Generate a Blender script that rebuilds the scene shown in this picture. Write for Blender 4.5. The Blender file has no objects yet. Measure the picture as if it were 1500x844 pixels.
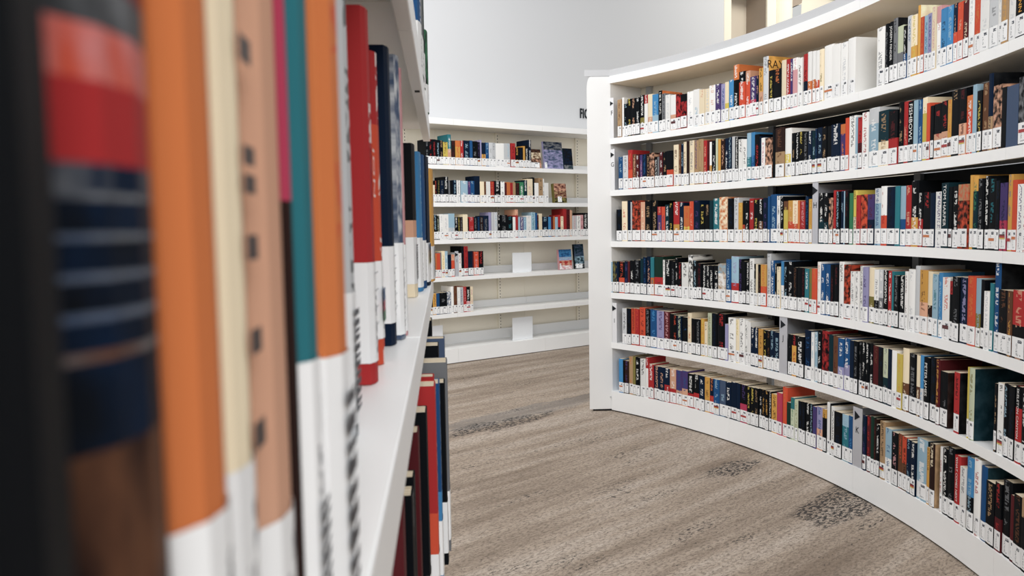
import bpy, math, random
from mathutils import Matrix, Vector
random.seed(7)
PI = math.pi
scn = bpy.context.scene
COL = scn.collection

# ------------------------------------------------------------------ camera
cd = bpy.data.cameras.new('camera')
cam = bpy.data.objects.new('camera', cd)
COL.objects.link(cam)
cd.sensor_width = 36.0
cd.lens = 1183.3 / 1500 * 36.0
cd.clip_start, cd.clip_end = 0.005, 60
cd.dof.use_dof = True
cd.dof.focus_distance = 2.9
cd.dof.aperture_fstop = 17.0
cp, cr = math.radians(4.346), math.radians(-0.974)
F_ = Vector((0, math.cos(cp), -math.sin(cp)))
U0 = Vector((0, math.sin(cp), math.cos(cp)))
X0 = Vector((1, 0, 0))
CX = X0 * math.cos(cr) + U0 * math.sin(cr)
CU = -X0 * math.sin(cr) + U0 * math.cos(cr)
CB = -F_
cam.matrix_world = Matrix(((CX.x, CU.x, CB.x, 0), (CX.y, CU.y, CB.y, 0), (CX.z, CU.z, CB.z, 1.1), (0, 0, 0, 1)))
scn.camera = cam

# ------------------------------------------------------------------ world, lights, exposure
w = bpy.data.worlds.new('world')
scn.world = w
w.use_nodes = True
bg = w.node_tree.nodes['Background']
bg.inputs[0].default_value = (0.93, 0.96, 1.0, 1)
bg.inputs[1].default_value = 0.45

def area(name, loc, size, power, rot=(0, 0, 0), color=(1, 1, 1)):
    l = bpy.data.lights.new(name, 'AREA')
    l.shape = 'RECTANGLE'
    l.size, l.size_y = size
    l.energy = power
    l.color = color
    o = bpy.data.objects.new(name, l)
    o.location, o.rotation_euler = loc, rot
    COL.objects.link(o)
    return o

BA0 = 0.6339
area('ceiling_and_fill_light', (-0.9, 3.1, 3.5), (2.8, 2.8), 74, color=(1, 0.995, 0.985))
area('wall_fill_light', (-0.5, 4.5, 3.5), (3.6, 0.8), 43, rot=(math.radians(52), 0, BA0), color=(1, 0.995, 0.985))  # added fill, no real fixture: brightens the back wall and straight case
area('ceiling_and_fill_light', (0.1, -2.0, 2.75), (3.0, 2.0), 170, rot=(math.radians(55), 0, 0), color=(1, 0.995, 0.985))  # added fill behind the camera, tilted forward to light the shelf interiors
area('far_niche_fill_light', (4.3, 7.4, 4.9), (1.6, 1.0), 105, rot=(math.radians(30), 0, 0), color=(1, 0.96, 0.88))  # added fill that brightens the niches beyond the wall end
scn.view_settings.view_transform = 'Standard'
scn.view_settings.look = 'None'
scn.view_settings.gamma = 1.0
scn.view_settings.use_curve_mapping = False
scn.view_settings.exposure = 0.12

# ------------------------------------------------------------------ colours
def lin(c):
    return tuple(((v / 255) / 12.92 if v <= 10 else (((v / 255) + 0.055) / 1.055) ** 2.4) for v in c)
PAL = {
 'k': ((11, 14, 18), 'black'), 'n': ((11, 27, 48), 'navy'), 'b': ((24, 84, 140), 'blue'), 'B': ((62, 146, 205), 'bright-blue'),
 'l': ((158, 194, 214), 'pale-blue'), 't': ((36, 124, 136), 'teal'), 'T': ((14, 50, 60), 'dark-teal'), 'g': ((56, 134, 92), 'green'),
 'G': ((26, 56, 46), 'dark-green'), 'r': ((186, 36, 38), 'red'), 'R': ((222, 76, 38), 'orange-red'), 'm': ((92, 28, 34), 'maroon'),
 'o': ((218, 118, 50), 'orange'), 'O': ((224, 164, 62), 'amber'), 'y': ((226, 202, 78), 'yellow'), 'c': ((228, 213, 184), 'cream'),
 'w': ((230, 229, 226), 'white'), 'p': ((222, 160, 164), 'pink'), 'P': ((230, 172, 138), 'peach'), 'u': ((80, 62, 120), 'purple'),
 'U': ((164, 160, 204), 'lavender'), 'e': ((126, 128, 132), 'grey'), 'E': ((192, 194, 196), 'light-grey'), 'h': ((110, 70, 46), 'brown'),
 'a': ((186, 150, 108), 'tan'), 'f': ((134, 124, 60), 'olive'), 'z': ((204, 212, 180), 'pale-green'), 'd': ((48, 30, 26), 'dark-brown'),
 's': ((74, 92, 122), 'slate'), 'M': ((196, 56, 92), 'magenta')}
def muted(k, c):
    if k in 'wcEkn':
        return c
    g = 0.3 * c[0] + 0.55 * c[1] + 0.15 * c[2]
    return tuple(0.80 * (0.88 * x + 0.12 * g) for x in c)
LIN = {k: muted(k, lin(v[0])) for k, v in PAL.items()}

# ------------------------------------------------------------------ materials
def nmat(name):
    m = bpy.data.materials.new(name)
    m.use_nodes = True
    nt = m.node_tree
    return m, nt, nt.nodes['Principled BSDF']

def N(nt, kind, **kw):
    n = nt.nodes.new(kind)
    for k, v in kw.items():
        if k.startswith('i_'):
            n.inputs[int(k[2:])].default_value = v
        else:
            setattr(n, k, v)
    return n

def math_(nt, op, a, b=None):
    n = N(nt, 'ShaderNodeMath', operation=op)
    for i, v in enumerate((a, b)):
        if v is None:
            continue
        if isinstance(v, (int, float)):
            n.inputs[i].default_value = v
        else:
            nt.links.new(v, n.inputs[i])
    return n.outputs[0]

def ramp(nt, fac, stops, interp='LINEAR'):
    r = N(nt, 'ShaderNodeValToRGB')
    r.color_ramp.interpolation = interp
    els = r.color_ramp.elements
    while len(els) < len(stops):
        els.new(0.5)
    for e, (p, c) in zip(els, stops):
        e.position = p
        e.color = (*c, 1)
    nt.links.new(fac, r.inputs[0])
    return r.outputs[0]

def plain(name, rgb, rough=0.5, spec=0.5, metal=0.0, noise=0.0, scale=6):
    m, nt, b = nmat(name)
    b.inputs['Roughness'].default_value = rough
    b.inputs['Metallic'].default_value = metal
    b.inputs['Specular IOR Level'].default_value = spec
    c = lin(rgb)
    if noise:
        tc = N(nt, 'ShaderNodeTexCoord')
        n = N(nt, 'ShaderNodeTexNoise')
        n.inputs['Scale'].default_value = scale
        nt.links.new(tc.outputs['Object'], n.inputs['Vector'])
        nt.links.new(ramp(nt, n.outputs[0], [(0.3, tuple(v * (1 - noise) for v in c)), (0.7, tuple(min(1, v * (1 + noise)) for v in c))]), b.inputs['Base Color'])
    else:
        b.inputs['Base Color'].default_value = (*c, 1)
    return m

M = {}
M['white_steel'] = plain('white_powder_coated_steel', (236, 236, 235), 0.42, 0.4, noise=0.015, scale=3)
M['lip'] = plain('white_shelf_enamel', (240, 240, 239), 0.36, 0.45, noise=0.01, scale=4)
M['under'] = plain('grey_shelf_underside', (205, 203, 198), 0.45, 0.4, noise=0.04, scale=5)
M['top_under'] = plain('warm_glow_top_underside', (250, 238, 220), 0.6, 0.3, noise=0.02, scale=2)  # cream, with the warm bounced glow under the top put into the colour
M['back'] = plain('cream_back_board', (240, 233, 217), 0.7, 0.2, noise=0.02, scale=2)
M['shade_back'] = plain('shade_coloured_back_board', (46, 48, 52), 0.6, 0.2, noise=0.05)  # dark tone stands in for shade deep in the shelves
M['rail'] = plain('frosted_grey_edge_strip', (196, 197, 199), 0.4, 0.3, noise=0.02)
M['post'] = plain('grey_slotted_steel', (178, 181, 184), 0.4, 0.5)
M['plate'] = plain('silver_index_plate', (190, 191, 197), 0.35, 0.5, metal=0.25)
M['index_white'] = plain('white_index_plate', (226, 226, 228), 0.4, 0.4)
M['slot'] = plain('dark_slot', (30, 32, 35), 0.7, 0.2)
M['print'] = plain('black_ink', (22, 26, 32), 0.6, 0.2)
M['bookend'] = plain('bookend_white_steel', (226, 228, 230), 0.35, 0.5)
M['wall'] = plain('white_wall_paint', (205, 206, 208), 0.85, 0.15, noise=0.012, scale=0.7)
M['cream_paint'] = plain('cream_wall_paint', (236, 228, 210), 0.8, 0.2, noise=0.01)
M['taupe'] = plain('taupe_niche_paint', (200, 190, 175), 0.8, 0.2, noise=0.03, scale=3)
M['taupe_dark'] = plain('dark_taupe_panel', (164, 150, 136), 0.8, 0.2, noise=0.03, scale=3)

def attr(nt, name):
    return N(nt, 'ShaderNodeAttribute', attribute_name=name, attribute_type='GEOMETRY')

def cover_material():
    # colour, lettering colour and kind of print ride on the mesh: a plain printed spine, or a picture
    m, nt, b = nmat('printed_book_cover')
    a1, a2 = attr(nt, 'Col'), attr(nt, 'Col2')
    uv = N(nt, 'ShaderNodeUVMap')
    sx = N(nt, 'ShaderNodeSeparateXYZ')
    nt.links.new(uv.outputs[0], sx.inputs[0])
    u, v = sx.outputs[0], sx.outputs[1]
    seed = math_(nt, 'MULTIPLY', a1.outputs['Alpha'], 91.0)
    def noise(su, sv, detail, zoff):
        cx = N(nt, 'ShaderNodeCombineXYZ')
        nt.links.new(math_(nt, 'MULTIPLY', u, su), cx.inputs[0])
        nt.links.new(math_(nt, 'MULTIPLY', v, sv), cx.inputs[1])
        nt.links.new(math_(nt, 'ADD', seed, zoff), cx.inputs[2])
        n = N(nt, 'ShaderNodeTexNoise')
        n.inputs['Scale'].default_value = 1.0
        n.inputs['Detail'].default_value = detail
        nt.links.new(cx.outputs[0], n.inputs['Vector'])
        return n.outputs[0]
    letters = math_(nt, 'GREATER_THAN', noise(3.6, 185, 0.0, 0.0), 0.48)
    wordsm = math_(nt, 'GREATER_THAN', noise(0.4, 22, 0.0, 5.5), 0.44)
    du = math_(nt, 'ABSOLUTE', math_(nt, 'SUBTRACT', u, 0.5))
    band = math_(nt, 'LESS_THAN', du, 0.22)
    text = math_(nt, 'MULTIPLY', math_(nt, 'MULTIPLY', math_(nt, 'MULTIPLY', letters, wordsm), band), 0.68)
    pic = N(nt, 'ShaderNodeMapRange')
    pic.inputs[1].default_value, pic.inputs[2].default_value = 0.40, 0.64
    nt.links.new(noise(3.0, 55, 4.0, 2.2), pic.inputs[0])
    mx = N(nt, 'ShaderNodeMix', data_type='FLOAT')
    nt.links.new(a2.outputs['Alpha'], mx.inputs[0])
    nt.links.new(text, mx.inputs[2])
    nt.links.new(pic.outputs[0], mx.inputs[3])
    mc = N(nt, 'ShaderNodeMix', data_type='RGBA')
    nt.links.new(mx.outputs[0], mc.inputs[0])
    nt.links.new(a1.outputs['Color'], mc.inputs[6])
    nt.links.new(a2.outputs['Color'], mc.inputs[7])
    nt.links.new(mc.outputs[2], b.inputs['Base Color'])
    b.inputs['Roughness'].default_value = 0.55
    b.inputs['Specular IOR Level'].default_value = 0.07
    return m
M['cover'] = cover_material()

def page_material():
    m, nt, b = nmat('cream_page_edges')
    tc = N(nt, 'ShaderNodeTexCoord')
    n = N(nt, 'ShaderNodeTexNoise')
    mp = N(nt, 'ShaderNodeMapping')
    mp.inputs['Scale'].default_value = (900, 3, 3)
    nt.links.new(tc.outputs['Object'], mp.inputs[0])
    nt.links.new(mp.outputs[0], n.inputs['Vector'])
    n.inputs['Scale'].default_value = 1
    nt.links.new(ramp(nt, n.outputs[0], [(0.35, lin((196, 178, 150))), (0.65, lin((232, 220, 198)))]), b.inputs['Base Color'])
    b.inputs['Roughness'].default_value = 0.9
    b.inputs['Specular IOR Level'].default_value = 0.1
    return m
M['pages'] = page_material()

def label_material():
    # a white shelf label with a small call number and two lines of small print
    m, nt, b = nmat('white_call_number_label')
    uv = N(nt, 'ShaderNodeUVMap')
    a1 = attr(nt, 'Col')
    sx = N(nt, 'ShaderNodeSeparateXYZ')
    nt.links.new(uv.outputs[0], sx.inputs[0])
    u, v = sx.outputs[0], sx.outputs[1]
    cx = N(nt, 'ShaderNodeCombineXYZ')
    nt.links.new(math_(nt, 'MULTIPLY', u, 9), cx.inputs[0])
    nt.links.new(math_(nt, 'MULTIPLY', v, 26), cx.inputs[1])
    nt.links.new(math_(nt, 'MULTIPLY', a1.outputs['Alpha'], 71), cx.inputs[2])
    n = N(nt, 'ShaderNodeTexNoise')
    n.inputs['Scale'].default_value = 1
    n.inputs['Detail'].default_value = 0
    nt.links.new(cx.outputs[0], n.inputs['Vector'])
    def inside(x, c, r):
        return math_(nt, 'LESS_THAN', math_(nt, 'ABSOLUTE', math_(nt, 'SUBTRACT', x, c)), r)
    mark = math_(nt, 'MULTIPLY', math_(nt, 'MULTIPLY', inside(u, 0.66, 0.17), inside(v, 0.80, 0.075)), math_(nt, 'GREATER_THAN', n.outputs[0], 0.40))
    line = math_(nt, 'MULTIPLY', math_(nt, 'MULTIPLY', inside(u, 0.42, 0.07), inside(v, 0.42, 0.27)), math_(nt, 'GREATER_THAN', n.outputs[0], 0.5))
    foot = math_(nt, 'MULTIPLY', math_(nt, 'MULTIPLY', inside(u, 0.55, 0.2), inside(v, 0.12, 0.04)), math_(nt, 'GREATER_THAN', n.outputs[0], 0.5))
    allm = math_(nt, 'MAXIMUM', mark, math_(nt, 'MULTIPLY', math_(nt, 'MAXIMUM', line, foot), 0.65))
    mc = N(nt, 'ShaderNodeMix', data_type='RGBA')
    nt.links.new(allm, mc.inputs[0])
    nt.links.new(a1.outputs['Color'], mc.inputs[6])
    mc.inputs[7].default_value = (*lin((52, 58, 70)), 1)
    nt.links.new(mc.outputs[2], b.inputs['Base Color'])
    b.inputs['Roughness'].default_value = 0.45
    b.inputs['Specular IOR Level'].default_value = 0.3
    return m
M['label'] = label_material()
_lett = {}
def letter_mat(c):
    if c not in _lett:
        _lett[c] = plain('lettering_' + PAL[c][1].replace('-', '_'), PAL[c][0], 0.5, 0.3)
    return _lett[c]
M['paint'] = None
def vc_material():
    m, nt, b = nmat('printed_sticker')
    nt.links.new(attr(nt, 'Col').outputs['Color'], b.inputs['Base Color'])
    b.inputs['Roughness'].default_value = 0.45
    return m
M['sticker'] = vc_material()

def floor_material():
    m, nt, b = nmat('mottled_beige_carpet')
    g = N(nt, 'ShaderNodeNewGeometry')
    rot = N(nt, 'ShaderNodeMapping')
    rot.inputs['Rotation'].default_value = (0, 0, math.radians(-41))
    nt.links.new(g.outputs['Position'], rot.inputs[0])
    def noise(scale, detail=3, rough=0.55, off=0.0):
        mp = N(nt, 'ShaderNodeMapping')
        mp.inputs['Scale'].default_value = scale
        mp.inputs['Location'].default_value = (off, off * 1.7, 0)
        nt.links.new(rot.outputs[0], mp.inputs[0])
        n = N(nt, 'ShaderNodeTexNoise')
        n.inputs['Scale'].default_value = 1
        n.inputs['Detail'].default_value = detail
        n.inputs['Roughness'].default_value = rough
        nt.links.new(mp.outputs[0], n.inputs['Vector'])
        return n.outputs[0]
    def mix(f, a, bb):
        mc = N(nt, 'ShaderNodeMix', data_type='RGBA')
        nt.links.new(f, mc.inputs[0]) if not isinstance(f, float) else setattr(mc.inputs[0], 'default_value', f)
        for i, x in ((6, a), (7, bb)):
            if isinstance(x, tuple):
                mc.inputs[i].default_value = (*x, 1)
            else:
                nt.links.new(x, mc.inputs[i])
        return mc.outputs[2]
    def rng(x, lo, hi):
        r = N(nt, 'ShaderNodeMapRange')
        r.inputs[1].default_value, r.inputs[2].default_value = lo, hi
        nt.links.new(x, r.inputs[0])
        return r.outputs[0]
    def blob(cx, cy, rx, ry):
        # soft mask of one worn patch lying along the streaks
        a = math.radians(-41)
        px, py = cx * math.cos(a) - cy * math.sin(a), cx * math.sin(a) + cy * math.cos(a)
        s = N(nt, 'ShaderNodeSeparateXYZ')
        nt.links.new(rot.outputs[0], s.inputs[0])
        ex = math_(nt, 'POWER', math_(nt, 'DIVIDE', math_(nt, 'SUBTRACT', s.outputs[0], px), rx), 2.0)
        ey = math_(nt, 'POWER', math_(nt, 'DIVIDE', math_(nt, 'SUBTRACT', s.outputs[1], py), ry), 2.0)
        return rng(math_(nt, 'ADD', math_(nt, 'ADD', ex, ey), math_(nt, 'MULTIPLY', math_(nt, 'SUBTRACT', noise((5, 14, 1), 3, 0.6, 2.9), 0.5), 3.2)), 1.05, 0.55)
    base = ramp(nt, noise((0.7, 6.0, 1), 5, 0.6), [(0.32, lin((132, 117, 103))), (0.48, lin((164, 149, 134))), (0.64, lin((184, 171, 158)))])
    fine = noise((14, 60, 1), 3, 0.6, 3)
    base = mix(math_(nt, 'MULTIPLY', rng(fine, 0.5, 0.68), 0.4), base, lin((108, 96, 86)))
    grain = noise((55, 115, 1), 4, 0.75, 9)
    base = mix(math_(nt, 'MULTIPLY', rng(grain, 0.46, 0.64), 0.75), base, lin((92, 82, 74)))
    specks = rng(noise((40, 90, 1), 4, 0.65, 1.3), 0.55, 0.575)
    field = rng(noise((1.6, 6.5, 1), 4, 0.6, 7.7), 0.57, 0.66)
    patch = math_(nt, 'MAXIMUM', blob(-0.10, 4.43, 0.46, 0.10), blob(1.26, 3.07, 0.30, 0.13))
    patch = math_(nt, 'MAXIMUM', patch, blob(0.97, 3.55, 0.22, 0.07))
    greyp = math_(nt, 'MULTIPLY', blob(0.05, 4.72, 0.75, 0.12), 0.55)
    base = mix(greyp, base, lin((118, 114, 111)))
    densespeck = rng(noise((40, 90, 1), 4, 0.65, 1.3), 0.49, 0.51)
    mask = math_(nt, 'MAXIMUM', math_(nt, 'MULTIPLY', specks, field), math_(nt, 'MULTIPLY', densespeck, patch))
    few = rng(noise((46, 90, 1), 2, 0.5, 4.1), 0.68, 0.71)
    mask = math_(nt, 'MAXIMUM', mask, math_(nt, 'MULTIPLY', few, 0.8))
    base = mix(math_(nt, 'MULTIPLY', mask, 0.9), base, lin((46, 46, 48)))
    nt.links.new(base, b.inputs['Base Color'])
    b.inputs['Roughness'].default_value = 0.9
    b.inputs['Specular IOR Level'].default_value = 0.12
    bp = N(nt, 'ShaderNodeBump')
    bp.inputs['Strength'].default_value = 0.25
    bp.inputs['Distance'].default_value = 0.002
    nt.links.new(grain, bp.inputs['Height'])
    nt.links.new(bp.outputs[0], b.inputs['Normal'])
    return m
M['floor'] = floor_material()

# ------------------------------------------------------------------ mesh builder
class MB:
    def __init__(s):
        s.v, s.f, s.mi, s.c1, s.c2, s.uv = [], [], [], [], [], []
    def face(s, pts, mi=0, c1=(1, 1, 1, 0), c2=(1, 1, 1, 0), uv=None):
        i = len(s.v)
        s.v.extend(pts)
        n = len(pts)
        s.f.append(tuple(range(i, i + n)))
        s.mi.append(mi)
        s.c1.extend([c1] * n)
        s.c2.extend([c2] * n)
        s.uv.extend(uv if uv else [(0, 0)] * n)
    def box(s, x0, x1, y0, y1, z0, z1, **k):
        a = [(x0, y0, z0), (x1, y0, z0), (x1, y1, z0), (x0, y1, z0), (x0, y0, z1), (x1, y0, z1), (x1, y1, z1), (x0, y1, z1)]
        for q in ((3, 2, 1, 0), (4, 5, 6, 7), (0, 1, 5, 4), (1, 2, 6, 5), (2, 3, 7, 6), (3, 0, 4, 7)):
            s.face([a[j] for j in q], **k)
    def prism(s, poly, z0, z1, **k):
        n = len(poly)
        s.face([(x, y, z0) for x, y in reversed(poly)], **k)
        s.face([(x, y, z1) for x, y in poly], **k)
        for i in range(n):
            (a, b), (c, d) = poly[i], poly[(i + 1) % n]
            s.face([(a, b, z0), (c, d, z0), (c, d, z1), (a, b, z1)], **k)
    def add(s, o, mat, mi):
        i = len(s.v)
        s.v.extend([tuple(mat @ Vector(p)) for p in o.v])
        s.f.extend([tuple(j + i for j in f) for f in o.f])
        s.mi.extend([mi] * len(o.f))
        s.c1.extend(o.c1)
        s.c2.extend(o.c2)
        s.uv.extend(o.uv)
    def mesh(s, name, mats, merge=True):
        me = bpy.data.meshes.new(name)
        me.from_pydata(s.v, [], s.f)
        for m in mats:
            me.materials.append(m)
        me.polygons.foreach_set('material_index', s.mi)
        for nm, dat in (('Col', s.c1), ('Col2', s.c2)):
            a = me.color_attributes.new(nm, 'FLOAT_COLOR', 'CORNER')
            a.data.foreach_set('color', [x for c in dat for x in c])
        u = me.uv_layers.new(name='UVMap')
        u.data.foreach_set('uv', [x for c in s.uv for x in c])
        me.update()
        return me
    def build(s, name, mats, parent=None, mw=None, bevel=0.0):
        if not isinstance(mats, (list, tuple)):
            mats = [mats]
        o = bpy.data.objects.new(name, s.mesh(name, mats))
        COL.objects.link(o)
        if parent is not None:
            o.parent = parent
        if mw is not None:
            o.matrix_world = mw
        if bevel:
            wd = o.modifiers.new('weld', 'WELD')
            wd.merge_threshold = 1e-5
            bv = o.modifiers.new('bevel', 'BEVEL')
            bv.width, bv.segments, bv.limit_method = bevel, 2, 'ANGLE'
        return o

def tag(o, label=None, cat=None, group=None, kind=None):
    for k, v in (('label', label), ('category', cat), ('group', group), ('kind', kind)):
        if v:
            o[k] = v
    return o

def empty(name, loc=(0, 0, 0)):
    o = bpy.data.objects.new(name, None)
    o.location = loc
    COL.objects.link(o)
    return o

def frame(p, ang):
    return Matrix.Translation(Vector(p)) @ Matrix.Rotation(ang, 4, 'Z')

def text(name, body, size, mat, parent, mw, align='CENTER', ext=0.0, off=0.0, spc=1.0):
    c = bpy.data.curves.new(name, 'FONT')
    c.body, c.size, c.align_x, c.align_y = body, size, align, 'CENTER'
    c.resolution_u = 2
    c.materials.append(mat)
    c.extrude, c.offset = ext, off
    c.space_character = spc
    tmp = bpy.data.objects.new('tmp', c)
    me = bpy.data.meshes.new_from_object(tmp)
    bpy.data.objects.remove(tmp)
    if not me.materials:
        me.materials.append(mat)
    o = bpy.data.objects.new(name, me)
    COL.objects.link(o)
    if parent is not None:
        o.parent = parent
    o.matrix_local = mw
    return o
# a letter standing upright on a front plate / running down a spine (local frames: x right, y inwards, z up)
UPRIGHT = Matrix(((1, 0, 0, 0), (0, 0, -1, 0), (0, 1, 0, 0), (0, 0, 0, 1)))
DOWN = Matrix(((0, 1, 0, 0), (0, 0, -1, 0), (-1, 0, 0, 0), (0, 0, 0, 1)))

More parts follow.
